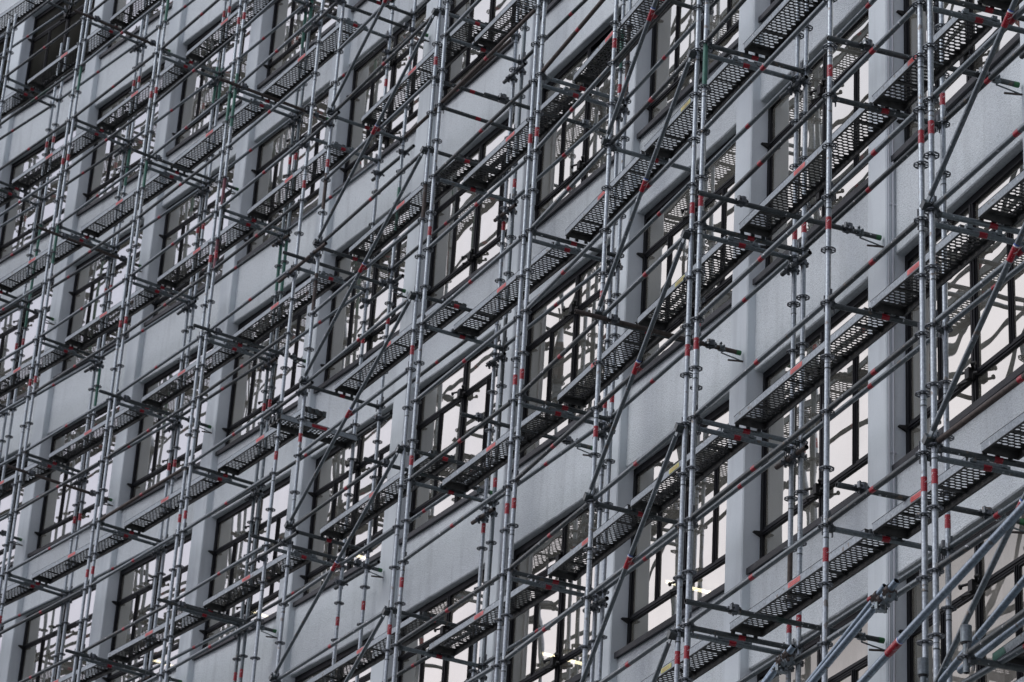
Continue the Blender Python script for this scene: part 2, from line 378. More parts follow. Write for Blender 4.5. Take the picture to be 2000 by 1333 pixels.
def win_glass(mk, louvre=False):
    b = MB(); x2 = WW/2; k = 0
    panes = [(.055, x2-.036, .06, .382), (x2+.036, WW-.055, .06, .382), (.055, x2-.036, 1.668, WH-.08)]
    if not louvre: panes.append((x2+.036, WW-.055, 1.668, WH-.08))
    xs = (.055, WW/4-.022, WW/4+.022, x2-.036, x2+.036, WW*3/4-.022, WW*3/4+.022, WW-.055)
    for i in range(4): panes.append((xs[2*i], xs[2*i+1], .438, 1.612))
    for x0, x1, z0, z1 in panes:
        # each sealed unit bows a little and sits at its own slight angle
        ax = random.uniform(-.005, .005); az = random.uniform(-.005, .005); bow = random.uniform(-.003, .005)
        nx, nz = 8, 8; vv = []
        for j in range(nz+1):
            for i in range(nx+1):
                u = i/nx; v = j/nz
                y = .026+ax*(u-.5)*(x1-x0)+az*(v-.5)*(z1-z0)+bow*16*u*(1-u)*v*(1-v)*min(x1-x0, z1-z0)*.5
                vv.append((x0+(x1-x0)*u, y, z0+(z1-z0)*v))
        b.add(vv, [(j*(nx+1)+i, j*(nx+1)+i+1, (j+1)*(nx+1)+i+1, (j+1)*(nx+1)+i) for j in range(nz) for i in range(nx)], mk, True)
    return b.mesh('window_glass')
def win_sill():
    b = MB()
    b.box((WW/2, -.05, -.012), (WW/2-.004, .085, .028), 'sill'); b.box((WW/2, -.138, -.018), (WW/2-.004, .006, .032), 'sill')
    return b.mesh('window_sill')
def stay_mesh(kind):
    b = MB()
    if kind == 'centre':
        for sx in (-1, 1):
            for dz, dy in ((.045, -.05), (-.045, -.03)):
                b.tube((sx*.01, 0, dz), (sx*.13, dy-.03, dz-.01), .013, 'black', 8, True)
                b.tube((sx*.13, dy-.03, dz-.01), (sx*.16, dy-.01, dz-.012), .018, 'black', 8, True)
        b.box((0, -.03, 0), (.035, .03, .05), 'black')
    else:
        b.add([(0, .03, .025), (0, .03, -.05), (-.01, -.085, .0), (-.01, -.08, .012), (.035, .03, .025), (.035, .03, -.05), (.03, -.085, .0), (.03, -.08, .012)],
              [(0, 1, 2, 3), (4, 7, 6, 5), (0, 3, 7, 4), (1, 5, 6, 2), (2, 6, 7, 3), (0, 4, 5, 1)], 'black')
    return b.mesh('window_stay')
WF = win_frame(); WFL = win_frame(True); WG = [win_glass('glass') for _ in range(6)]; WGL = win_glass('glass', True); WGD = [win_glass('glass_dark_reflection') for _ in range(2)]; WGC = win_glass('glass_clear')
WSL = win_sill(); STC = stay_mesh('centre'); STJ = stay_mesh('jamb')
def curtain_mesh():
    b = MB(); n = 120; vv = []
    for i in range(n+1):
        x = .1+(WW-.2)*i/n; y = .28+.022*math.sin(i*.93)+.012*math.sin(i*.37+1)
        vv += [(x, y, .0), (x, y, WH+.02)]
    b.add(vv, [(2*i, 2*i+2, 2*i+3, 2*i+1) for i in range(n)], 'curtain', True); return b.mesh('curtain')
CUR = curtain_mesh()
ORD = ['lowest', 'second', 'third', 'fourth', 'fifth', 'sixth', 'seventh', 'eighth', 'ninth', 'tenth']
for k in BAYS:
    t_far = JAMB0+PITCH*(k+1); t_near = JAMB0+PITCH*k+PIL
    A = P(t_far, OG); B = P(t_near, OG); x = (B-A).normalized(); y = Vector((-x.y, x.x, 0))
    rad, _ = frame_rad((t_far+t_near)/2)
    if y.dot(rad) < 0: y = -y
    z = Vector((0, 0, 1)); mwb = Matrix((x, y, z)).transposed().to_4x4()
    for s in levels:
        c = P((t_far+t_near)/2, OG, SILL[s]+1)
        if not in_view(c, 420): continue
        mw = mwb.copy(); mw.translation = P(t_far, OG, SILL[s])
        louv = (k, s) in ((2, 2), (8, 2))
        wo = obj('window', WFL if louv else WF, bld, mw); base = mw
        dark = (s == 5 and k >= 8) or (s == 4 and k >= 9)  # upper left panes that get the painted-in dark reflection
        def sub(name, me, lm=Matrix()):
            q = bpy.data.objects.new(name, me); col.objects.link(q); q.parent = wo; q.matrix_local = lm; return q
        cur = (k, s) in ((0, -1), (-1, -1), (-2, -1), (0, -2), (-1, -2), (1, -2))
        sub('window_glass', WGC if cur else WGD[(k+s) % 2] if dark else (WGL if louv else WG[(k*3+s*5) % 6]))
        sub('window_sill', WSL)
        for zb in (.41, 1.64):
            sub('window_stay', STC, Matrix.Translation((WW/2, -.01, zb))); sub('window_stay', STJ, Matrix.Translation((.0, 0, zb)))
        if cur: sub('curtain', CUR)
# pipe clipped to the side of two pilasters
for k, lab in ((0, ''), (3, '')):
    b = MB(); th = JAMB0+PITCH*k-.012
    b.tube(P(th, OS-.03, ZB), P(th, OS-.03, ZT), .011, 'conduit', 8); b.tube(P(th, OS-.075, ZB), P(th, OS-.075, ZT), .006, 'conduit', 6)
    zz = -9.2
    while zz < 20:
        b.box(P(th, OS-.03, zz), (.03, .006, .008), 'conduit', (*frame_rad(th), Vector((0, 0, 1)))); zz += 1.27
    obj('conduit_pipe', b, bld, Matrix())
# ceiling lamps inside
lampm = None
LAB = {0: 'lit ceiling lamp strip behind the glass low in the right half of the picture', 1: 'lit ceiling lamp strip near the bottom edge, left of the middle standards'}
lm_list = [(26.66, 3.6, 1.70), (29.1, 3.68, 1.70), (33.62, 3.82, 4.90), (36.12, 4.12, 4.90), (38.57, 4.21, 4.90), (38.21, 3.92, 8.08), (41.14, 3.88, 11.2)]
lab_l = ['lit strip lamp behind the window right of centre near the bottom',
 'lit strip lamp behind the bottom window left of the middle standards',
 'lit strip lamp just above the green capped tie tube, lower middle',
 'lit strip lamp behind glass low in the left half',
 'lit strip lamp behind the window nearest the bottom left corner',
 'small lit strip lamp behind the window above the paired red tapes, left of centre',
 'small lit strip lamp behind the high window at the left edge']
for i, (th, off, zc) in enumerate(lm_list):
    b = MB(); a_ = P(th, off, zc); c_ = P(th, off+1.05, zc)
    e_ = empty('ceiling_lamp', P(th, off, zc+.04), lab_l[i], 'lamp', 'lit ceiling lamps inside the offices')
    mwl = along(a_, c_)
    b.box((.52, 0, .035), (.54, .03, .012), 'white'); bb = MB(); bb.box((.52, 0, .01), (.50, .022, .012), 'lamp')
    obj('housing', b, e_, mwl); obj('lamp_tube', bb, e_, mwl)

# ================================================================== SCAFFOLD
TR = .02415
STD = {'P4': None, 'P3b': (3.188, 19.059), 'P3a': (3.134, 19.214), 'S1': (2.592, 20.714), 'P2b': (1.690, 23.140), 'P2a': (1.622, 23.290), 'S4': (.879, 25.219),
       'P5b': (.129, 27.152), 'P5a': (.061, 27.308), 'P6b': (-1.065, 29.631), 'P6a': (-1.165, 29.822), 'S7b': (-2.593, 32.553), 'S7a': (-2.929, 33.165),
       'P8b': (-4.262, 35.355), 'P8a': (-4.350, 35.498), 'P9b': (-5.760, 37.651), 'P9a': (-5.853, 37.790), 'P10b': (-7.393, 39.946), 'P10a': (-7.492, 40.080)}
def ext(a, b, L_):      # a point L_ beyond a, away from b
    a = Vector(a); b = Vector(b); return tuple(a+(a-b).normalized()*L_)
STD['P4'] = (3.188+2.572*.333, 19.059-2.572*.943)
STD['P11b'] = (-7.492-2.572*.612, 40.080+2.572*.791)
W_ = 1.088
for i_, (t1, t2) in enumerate(((38.93, 41.06), (41.20, 43.33), (43.47, 45.6))):
    for nm, th in (('P%da' % (11+i_), t1), ('P%db' % (12+i_), t2)): STD[nm] = (CX+R0*math.cos(R(th)), CY+R0*math.sin(R(th)))
for n_ in STD: STD[n_] = Vector((*STD[n_], 0))
def rad_of(p): return (p-Vector((CX, CY, 0))).normalized()
INN = {n_: STD[n_]+rad_of(STD[n_])*W_ for n_ in STD}
def at(n_, inner, k, push=0.):
    p = (INN if inner else STD)[n_]; q = p + rad_of(p)*push; return Vector((q.x, q.y, Z0+.5*k))

def rosette_mesh():
    b = MB(); n = 32; H = .0045
    def ring(r0, r1, fn=None):
        vv = []
        for i in range(n):
            t = 2*math.pi*i/n; f = 1 if fn is None else fn(t)
            for r, z in ((r0, -H), (r1*f, -H), (r1*f, H), (r0, H)): vv.append((r*math.cos(t), r*math.sin(t), z))
        fs = []
        for i in range(n):
            j = (i+1) % n
            for q in range(4): fs.append((4*i+q, 4*i+(q+1) % 4, 4*j+(q+1) % 4, 4*j+q))
        b.add(vv, fs, 'ring')
    ring(.0225, .031); ring(.0545, .0645, lambda t: 1+.02*math.cos(8*t))
    for i in range(8):
        t = 2*math.pi*(i+.5)/8; d = Vector((math.cos(t), math.sin(t), 0)); e = Vector((-d.y, d.x, 0))
        b.box(d*.043, (.0135, .0050, H-.0006), 'ring', (d, e, Vector((0, 0, 1))))
    b.tube((0, 0, -.010), (0, 0, .010), .0262, 'ring', 14)
    return b.mesh('rosette')
ROS = rosette_mesh()
def tape_mesh(len_=.12, blue=False, r=TR+.0009, marks=True):
    b = MB(); n = 14
    b.tube((0, 0, -len_/2), (0, 0, len_/2), r, 'tape', n)
    # the maker's white stroke, a bent bar and two short lines, repeated round the tube
    for ph in range(3 if marks else 0):
        t0 = 2*math.pi*ph/3
        def pt(u, v, rr=r+.0006): a = t0+u/r; return (rr*math.cos(a), rr*math.sin(a), v)
        def stroke(pts, wd):
            for (u0, v0), (u1, v1) in zip(pts, pts[1:]):
                d = Vector((u1-u0, v1-v0)); d.normalize(); nn = Vector((-d.y, d.x))*wd
                b.quad(pt(u0-nn.x, v0-nn.y), pt(u1-nn.x, v1-nn.y), pt(u1+nn.x, v1+nn.y), pt(u0+nn.x, v0+nn.y), 'white')
        stroke([(-.012, .030), (.010, .030), (.002, .018), (-.010, .012)], .0022)
        stroke([(-.012, -.004), (.012, -.004)], .0012); stroke([(-.012, -.02), (.010, -.02)], .0012)
    if blue:
        b.tube((0, 0, len_/2), (0, 0, len_/2+.012), r, 'white', n); b.tube((0, 0, len_/2+.012), (0, 0, len_/2+.022), r, 'blue', n)
    return b.mesh('red_tape')
TAPE = tape_mesh(); TAPEB = tape_mesh(.12, True); TAPEL = tape_mesh(.07, marks=False)

PAINT = {  # (standard, inner) -> [(k0, k1, paint)]
 ('P8a', 0): [(20, 21.3, 'green')], ('P8b', 0): [(19.7, 21.5, 'green'), (17.1, 18, 'maroon'), (15, 16, 'maroon')], ('P10b', 0): [(26, 27, 'green'), (19.6, 21, 'green')],
 ('P9b', 0): [(26, 27.4, 'green'), (20, 21, 'green')], ('P2b', 0): [(7, 8, 'green')], ('S7b', 0): [(11.1, 12.2, 'rust'), (14.1, 15.2, 'rust')],
 ('P5a', 1): [(13.0, 14.1, 'green')], ('P8a', 1): [(15.2, 17, 'green'), (23.4, 25, 'green')], ('P8b', 1): [(15.0, 16.9, 'green'), (24, 25, 'green')],
 ('P9a', 1): [(24, 25.4, 'green')], ('P9b', 1): [(24, 25.2, 'green')], ('P10b', 1): [(23.3, 24.7, 'green'), (15.3, 16.6, 'green')], ('P11b', 1): [(20, 24, 'green')],
 ('P6a', 0): [(11, 12, 'rust')], ('P2a', 1): [(-3, -2, 'rust')], ('S7b', 1): [(14, 15.5, 'green')], ('P6b', 1): [(7, 8.8, 'galv_dark'), (5, 6.5, 'galv_dark')], ('P5b', 1): [(12, 14, 'rust')]}
LOW, TOP = -Z0/.5, 2*15.8
def standard_mesh(n_, inner):
    b = MB(); pts = [(LOW, TOP, None)]
    paint = sorted(PAINT.get((n_, inner), [])); cuts = []; k = LOW
    for a, c, mk in paint:
        cuts.append((k, a, 'galv_std')); cuts.append((a, c, mk)); k = c
    cuts.append((k, TOP, 'galv_std'))
    if inner and random.random() < .35: cuts = [(a, c, 'galv' if mk == 'galv_std' else mk) for a, c, mk in cuts]
    for a, c, mk in cuts: b.tube((0, 0, .5*a+Z0), (0, 0, .5*c+Z0), TR, mk, 18)
    j = (hash_(n_)+inner) % 3 - 24.
    while j < TOP:                                           # the joints where one length plugs into the next
        z = .5*(j+.78)+Z0
        if z > .3: b.tube((0, 0, z), (0, 0, z+.012), TR+.0016, 'galv_dark', 18); b.tube((0, 0, z+.05), (0, 0, z+.055), TR+.001, 'galv_dark', 18)
        j += 3 if inner == 0 else 4
    b.box((0, 0, .006), (.075, .075, .006), 'galv_dark')
    return b.mesh('standard')
def hash_(s): return sum(ord(c)*(i+3) for i, c in enumerate(s))

def coupler(b, c, ax, mk='galv_dark', rt_=TR):
    """a bolted coupler clasping a tube that runs along ax through c"""
    ax = Vector(ax).normalized(); c = Vector(c); s = ax.orthogonal().normalized(); t = ax.cross(s)
    b.tube(c-ax*.028, c+ax*.028, rt_+.011, mk, 12, True)
    for sg in (1, -1):
        p = c + s*sg*.045; b.box(p, (.016, .013, .026), mk, (s, t, ax))
        b.tube(p-t*.03, p+t*.055, .008, mk, 6, True); b.tube(p+t*.03, p+t*.046, .015, mk, 6, True)

def ledger_mesh(L_, mk, kind='ledger', seed=0):
    rnd = random.Random(seed); b = MB()
    b.tube((.055, 0, 0), (L_-.055, 0, 0), TR, mk, 14)
    for x0, sg in ((.052, 1), (L_-.052, -1)):                 # wedge heads that grip the rosette
        b.tube((x0+sg*.022, 0, 0), (x0-sg*.022, 0, 0), .027, 'galv_dark', 10, True, .021)
        b.box((x0-sg*.010, 0, .0), (.017, .016, .033), 'galv_dark')
        b.box((x0, 0, rnd.choice((.03, .045, .06))), (.004, .012, .045), 'ring')
        b.box((x0+sg*.004, 0, -.048), (.004, .008, .028), 'ring')
    if kind == 'cross':                                     # a doubled top rail with lugs, as on the paired frames
        b.box((L_/2, 0, .030), (.17, .018, .012), mk)
        for dx in (-.14, .12): b.box((L_/2+dx, 0, .042), (.022, .026, .022), 'galv'); b.tube((L_/2+dx, 0, .05), (L_/2+dx, 0, .075), .01, 'galv', 6, True)
    return b
LED = {}
SEC = [  # name, far standard, middle, near standard, lift remainder, label
 ('A', ['P3b', 'P4'], 0, 'galvanised scaffold section at the right edge, with a steep diagonal brace in every lift'),
 ('B', ['P2b', 'S1', 'P3a'], 0, 'galvanised scaffold section in the right half, its single standard between two close pairs'),
 ('C', ['P5b', 'S4', 'P2a'], 0, 'galvanised scaffold section right of centre, steep braces in its near bay'),
 ('D', ['P6b', 'P5a'], 0, 'one-bay galvanised scaffold section at the centre, without braces'),
 ('E', ['S7b', 'P6a'], 1, 'galvanised scaffold section left of centre, one long diagonal brace in every lift'),
 ('F', ['P8b', 'S7a'], 1, 'galvanised scaffold section left of the gap, its far pair of standards green painted in places'),
 ('G', ['P9b', 'P8a'], 1, 'galvanised scaffold section third from the left edge, behind the third pair of standards'),
 ('H', ['P10b', 'P9a'], 1, 'galvanised scaffold section second from the left edge, with close planked lifts'),
 ('I', ['P11b', 'P10a'], 1, 'galvanised scaffold section running out of the picture at the left edge'),
 ('J', ['P12b', 'P11a'], 1, 'galvanised scaffold section just outside the left edge, seen in the window reflections'),
 ('K', ['P13b', 'P12a'], 1, 'galvanised scaffold section well past the left edge, seen only as a reflection')]
BRACE = {('A', 'P3b', 'P4'): 1, ('C', 'S4', 'P2a'): 1, ('E', 'S7b', 'P6a'): 1}
OUT_TAPE = {'R': [-10.5, -4.5, 1.5, 4.5, 10.5], 'L': [-.5, 7.5, 15.5, 23.5], 'M': [.5, 7.5, 15.5]}
IN_TAPE = {'R': [-11.6, -3.5, 4.5, 12.5], 'L': [3.5, 11.5, 19.5, 27.4]}
BAYDESC = {}
planks = []
secobj = {}
def link_part(name, me, parent, mw):
    return obj(name, me, parent, mw)
for sid, stds, rem, lab in SEC:
    mid = sum((STD[n_] for n_ in stds), Vector())/len(stds)
    root = empty('scaffold_section', (mid.x, mid.y, 0), lab, 'scaffold', 'scaffold sections bolted side by side along the facade'); secobj[sid] = root
    left = sid in 'FGHIJK' or sid == 'E'
    for n_ in stds:
        for inner in (0, 1):
            p = (INN if inner else STD)[n_]; rr = rad_of(p); ang = math.atan2(rr.y, rr.x)
            mw = Matrix.Translation(p) @ Matrix.Rotation(ang, 4, 'Z')
            so_ = link_part('standard', standard_mesh(n_, inner), root, mw)
            k = -24
            while k <= 31:
                q = Vector((p.x, p.y, Z0+.5*k))
                if in_view(q, 160):
                    r_ = bpy.data.objects.new('rosette', ROS); col.objects.link(r_); r_.parent = so_; r_.location = (0, 0, Z0+.5*k)
                k += 1
            if inner: tl = IN_TAPE['L'] if (left) else IN_TAPE['R']
            elif n_ == 'P6a' or n_ == 'S7b': tl = OUT_TAPE['M']
            else: tl = OUT_TAPE['L'] if left else OUT_TAPE['R']
            for kk in tl:
                q = Vector((p.x, p.y, Z0+.5*kk))
                if in_view(q, 160):
                    t_ = bpy.data.objects.new('red_tape', TAPE); col.objects.link(t_); t_.parent = so_; t_.location = (0, 0, Z0+.5*kk); t_.rotation_euler.z = random.uniform(0, 6.28)
    # ledgers along the facade
    for a, c in zip(stds, stds[1:]):
        for inner in (0, 1):
            Lh = (at(a, inner, 0)-at(c, inner, 0)).length
            ks = [k for k in range(-14, 34) if (k % 4 == rem) or (not inner and k % 4 == (rem+2) % 4)]
            for k in ks:
                A = at(a, inner, k); B = at(c, inner, k); mdp = (A+B)/2
                if not (in_view(mdp, 240) or in_view(A, 60) or in_view(B, 60)): continue
                rn = random.random(); mk = 'galv' if rn < .62 else ('galv_dark' if rn < .95 else 'rust')
                if (sid, k, inner) == ('D', 14, 0): mk = 'rust'
                if k % 4 != rem and mk == 'rust' and sid != 'D': mk = 'galv'
                key = (sid, a, inner, mk)
                if key not in LED: LED[key] = ledger_mesh(Lh, mk, 'ledger', len(LED)).mesh('ledger')
                lo = link_part('ledger', LED[key], root, along(A+Vector((0, 0, .02)), B+Vector((0, 0, .02))))
                t_ = bpy.data.objects.new('red_tape', TAPEL); col.objects.link(t_); t_.parent = lo
                t_.matrix_local = Matrix.Translation((Lh/2+random.uniform(-.03, .03), 0, 0)) @ Matrix.Rotation(math.pi/2, 4, 'Y') @ Matrix.Rotation(random.uniform(0, 6), 4, 'Z')
        # planks
        kk = [k for k in range(-14, 34) if k % 4 == rem]
        for k in kk:
            A = at(a, 0, k); B = at(c, 0, k)
            if in_view((A+B)/2, 200) or in_view(A, 40) or in_view(B, 40): planks.append((sid, a, c, k))
        if BRACE.get((sid, a, c)):
            for k in kk:
                A = at(a, 0, k, -.055)+Vector((0, 0, .03)); B = at(c, 0, k+4, -.055)+Vector((0, 0, -.03))
                if not (in_view((A+B)/2, 260) or in_view(A, 40) or in_view(B, 40)): continue
                b = MB(); d = (B-A); Lb = d.length; a2 = A; rr = rad_of(STD[a])
                mwb_ = along(A, B)
                b.tube((.10, 0, 0), (Lb-.10, 0, 0), .0225, 'galv', 14)
                for x0, x1 in ((.0, .11), (Lb-.11, Lb)):
                    b.box(((x0+x1)/2, 0, 0), ((x1-x0)/2, .007, .027), 'galv')
                for x0 in (.012, Lb-.012): b.box((x0, .0, 0), (.035, .035, .03), 'galv_dark'); b.box((x0, .012, .05), (.004, .012, .05), 'ring')
                bo = link_part('diagonal_brace', b, root, mwb_)
                t_ = bpy.data.objects.new('red_tape', TAPEB); col.objects.link(t_); t_.parent = bo
                t_.matrix_local = Matrix.Translation((Lb/2, 0, 0)) @ Matrix.Rotation(math.pi/2, 4, 'Y')
    # transoms, outer to inner standard
    for n_ in stds:
        ks = [k for k in range(-14, 34) if k % 4 == rem]
        if n_ == 'S7a': ks.remove(9)
        if n_ == 'P6b': ks += [14]
        if n_ == 'P6a': ks += [15]
        for k in ks:
            A = at(n_, 0, k); B = at(n_, 1, k)
            if not (in_view(A, 90) or in_view(B, 90)): continue
            kind = 'cross' if n_ in ('P2a', 'P3a', 'P5a', 'P6b', 'P8a', 'P9a', 'P10a', 'S7a') and k % 4 == rem else 'ledger'
            rn = random.random(); mk = 'galv' if kind == 'cross' else ('galv_dark' if rn < .75 else 'galv')
            key = ('T', kind, mk)
            if key not in LED: LED[key] = ledger_mesh(W_, mk, kind, len(LED)).mesh('transom')
            lo = link_part('transom', LED[key], root, along(A+Vector((0, 0, -.01)), B+Vector((0, 0, -.01))))
            t_ = bpy.data.objects.new('red_tape', TAPEL); col.objects.link(t_); t_.parent = lo
            t_.matrix_local = Matrix.Translation((W_/2-.02, 0, 0)) @ Matrix.Rotation(math.pi/2, 4, 'Y')

# short tubes clamped across each close pair of inner standards
for sid, a, b_, rem in (('B', 'P3a', 'P3b', 0), ('C', 'P2a', 'P2b', 0), ('D', 'P5a', 'P5b', 0), ('E', 'P6a', 'P6b', 0), ('F', 'P8b', 'P8a', 1), ('G', 'P9b', 'P9a', 1), ('H', 'P10b', 'P10a', 1)):
    for k in [k for k in range(-12, 32) if k % 4 == rem]:
        c = (at(a, 1, k)+at(b_, 1, k))/2 + Vector((0, 0, -.13))
        if not in_view(c, 60): continue
        d = (STD[b_]-STD[a]).normalized(); 
        if d.y > 0: d = -d
        rr = rad_of(INN[a]); c = c - rr*.055; off = random.uniform(-.05, .04); ha = random.uniform(.20, .27)
        mk = random.choice(['galv_dark', 'galv_dark', 'rust'])
        b = MB(); dd = (d + Vector((0, 0, random.uniform(-.06, .03)))).normalized()
        b.tube(c-dd*(ha-off), c+dd*(ha+off), TR, mk, 14, 'open')
        for n_ in (a, b_):
            q = at(n_, 1, k) + Vector((0, 0, -.13)); coupler(b, q, (0, 0, 1), 'ring'); coupler(b, q-rr*.055, dd, 'ring')
        me = b.mesh('clamped_tube'); link_part('clamped_tube', me, secobj[sid], Matrix())

# tubes bridging the gap, and the wall ties
def bridge(sid, th0, th1, off, k, mk):
    b = MB(); A = P(th0, off, .5*k); B = P(th1, off, .5*k)
    b.tube(A, B, TR, mk, 14, 'open'); dd = (B-A).normalized()
    for th in (29.73, 29.15):
        q = P(th, off, .5*k); coupler(b, q, dd, 'ring'); coupler(b, P(th, off+(.055 if off < .5 else -.055), .5*k), (0, 0, 1), 'ring')
    link_part('bridging_tube', b, secobj[sid], Matrix())
for k in (20.6, 16.7, 12.75, 8.75, 4.65, .7):
    bridge('F', 29.98, 28.86, -.055, k, 'rust' if k in (12.75,) else 'galv_dark'); bridge('F', 29.9, 28.95, W_+.055, k-.1, 'galv_dark')
TIES = [('B', 19.96, -.42, 1.88), ('B', 19.92, -.44, -2.11), ('B', 19.96, -.42, 5.88), ('C', 22.29, -.41, 1.92), ('C', 22.29, -.41, -2.08), ('E', 29.36, -.41, 2.39), ('E', 29.35, -.38, 6.39), ('E', 29.32, -.30, 10.40),
 ('H', 36.24, -.39, 6.07), ('H', 36.28, -.45, 10.21), ('I', 38.53, -.40, 10.23), ('I', 38.53, -.38, 6.2), ('I', 38.53, -.40, 2.3), ('G', 33.87, -.42, 6.35), ('G', 33.87, -.40, 10.4), ('F', 31.70, -.34, 2.39), ('F', 31.60, -.35, 6.40),
 ('F', 31.65, -.38, 10.4), ('G', 33.87, -.4, 2.36), ('D', 24.98, -.21, 2.12), ('D', 24.95, -.22, 6.18), ('D', 27.02, -.27, 2.47), ('A', 17.88, -.35, 2.12), ('A', 17.95, -.20, -1.90), ('I', 40.8, -.4, 14.3), ('H', 36.25, -.4, 14.3)]
for sid, th, o0, z in TIES:
    A = P(th, o0, z); B = P(th, OP-.03, z)
    if not (in_view(A, 60) or in_view(B, 60)): continue
    b = MB(); rr, tn = frame_rad(th)
    mk = random.choice(['galv_dark', 'galv_dark', 'rust']) if th > 21 else 'galv_dark'
    b.tube(A, B-rr*.05, TR, mk, 14, 'open'); b.tube(B-rr*.052, B, TR+.002, 'cap', 14, True)
    # the ring bolt and its clamp at the wall end
    e = B-rr*.22; coupler(b, e, rr, 'galv')
    b.tube(e+Vector((0, 0, -.05)), B+rr*.02+Vector((0, 0, -.085)), .007, 'galv', 6, True)
    b.tube(B-rr*.13+Vector((0, 0, -.10))-tn*.02, B+rr*.035+Vector((0, 0, -.085)), .010, 'rust', 6, True)
    # couplers where the tie crosses nearby standards
    for off in (.0, W_):
        q = P(th, off, z); coupler(b, q, rr, 'ring'); coupler(b, q + tn*.055, (0, 0, 1), 'ring')
    link_part('wall_tie', b, secobj[sid], Matrix())

# ------------------------------------------------------------------ perforated planks
def plank_mesh(L_, sticker, wear):
    """steel deck turned down at both long sides, slots punched in rows; x along, y across, z up from the transom"""
    b = MB(); Wd = .32; top = .070; th = .0025; mk = 'plank'
    nx = int(round((L_-.16)/.0455)); px = (L_-.16)/nx; x0 = .08
    rows = 5; ym = .024; py = (Wd-2*ym)/rows
    def hole(cx, cy, hx, hy):
        return [(cx-hx, cy-hy*.35), (cx-hx*.45, cy-hy), (cx+hx*.45, cy-hy), (cx+hx, cy-hy*.35), (cx+hx, cy+hy*.35), (cx+hx*.45, cy+hy), (cx-hx*.45, cy+hy), (cx-hx, cy+hy*.35)]
    zt, zb = top, top-.0045
    # top sheet: solid margins
    def sheet(xa, xb, ya, yb):
        b.quad((xa, ya, zt), (xb, ya, zt), (xb, yb, zt), (xa, yb, zt), 'plank'); b.quad((xa, ya, zt-th), (xa, yb, zt-th), (xb, yb, zt-th), (xb, ya, zt-th), 'plank_dark')
    sheet(.02, x0, 0, Wd); sheet(L_-.08, L_-.02, 0, Wd); sheet(x0, L_-.08, 0, ym); sheet(x0, L_-.08, Wd-ym, Wd)
    for i in range(nx):
        for j in range(rows):
            xa = x0+i*px; xb = xa+px; sh = (py/2 if i % 2 else 0)
            ya = ym+j*py; yb = ya+py
            if sh:
                ya += sh; yb += sh
                if j == rows-1: yb = Wd-ym
                if j == 0: sheet(xa, xb, ym, ym+sh)
                if yb-ya < py*.8:
                    sheet(xa, xb, ya, yb); continue
            cx = (xa+xb)/2; cy = (ya+yb)/2; hp = hole(cx, cy, .0150, .0236)
            oc = [(xa, ya+ (yb-ya)*.25), (xa+px*.3, ya), (xb-px*.3, ya), (xb, ya+(yb-ya)*.25), (xb, yb-(yb-ya)*.25), (xb-px*.3, yb), (xa+px*.3, yb), (xa, yb-(yb-ya)*.25)]
            cs = [(xa, ya), (xb, ya), (xb, yb), (xa, yb)]
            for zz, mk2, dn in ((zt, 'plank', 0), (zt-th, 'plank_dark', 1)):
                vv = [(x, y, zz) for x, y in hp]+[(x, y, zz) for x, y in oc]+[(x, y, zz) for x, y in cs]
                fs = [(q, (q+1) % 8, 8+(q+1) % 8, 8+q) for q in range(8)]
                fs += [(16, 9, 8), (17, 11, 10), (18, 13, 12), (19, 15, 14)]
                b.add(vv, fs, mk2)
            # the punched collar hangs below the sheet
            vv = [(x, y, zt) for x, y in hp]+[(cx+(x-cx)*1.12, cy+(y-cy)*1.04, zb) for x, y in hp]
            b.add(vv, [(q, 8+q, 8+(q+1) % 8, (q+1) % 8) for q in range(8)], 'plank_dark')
    # turned-down sides with a bottom lip
    for y, s in ((0, 1), (Wd, -1)):
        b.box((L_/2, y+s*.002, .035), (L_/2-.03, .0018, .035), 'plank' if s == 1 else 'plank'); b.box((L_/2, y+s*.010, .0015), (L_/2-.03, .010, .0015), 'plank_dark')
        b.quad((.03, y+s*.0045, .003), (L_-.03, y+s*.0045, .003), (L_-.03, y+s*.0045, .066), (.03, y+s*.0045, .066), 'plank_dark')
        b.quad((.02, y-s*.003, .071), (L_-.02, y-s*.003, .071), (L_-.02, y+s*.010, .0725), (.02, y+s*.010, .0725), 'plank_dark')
    for x in (.03, L_-.03):                                  # end plates and the claws over the transom
        b.box((x, Wd/2, .034), (.004, Wd/2-.006, .034), 'plank_dark')
        sg = -1 if x < 1 else 1
        for y in (.05, Wd/2, Wd-.05): b.box((x+sg*.022, y, .045), (.02, .022, .018), 'galv_dark'); b.box((x+sg*.040, y, .02), (.005, .02, .03), 'galv_dark')
    xx = .35
    while xx < L_-.2: b.box((xx, Wd/2, .055), (.006, Wd/2-.006, .009), 'plank_dark'); xx += .62
    return b.mesh('perforated_deck')
PM = {}
def sticker_mesh(L_, mk):
    b = MB(); b.quad((L_/2-.11, -.0035, .012), (L_/2+.11, -.0035, .012), (L_/2+.11, -.0035, .058), (L_/2-.11, -.0035, .058), mk)
    for i in range(2): b.quad((L_/2-.08, -.0042, .026+i*.014), (L_/2+.07, -.0042, .026+i*.014), (L_/2+.07, -.0042, .030+i*.014), (L_/2-.08, -.0042, .030+i*.014), 'tape')
    return b.mesh('safety_sticker')
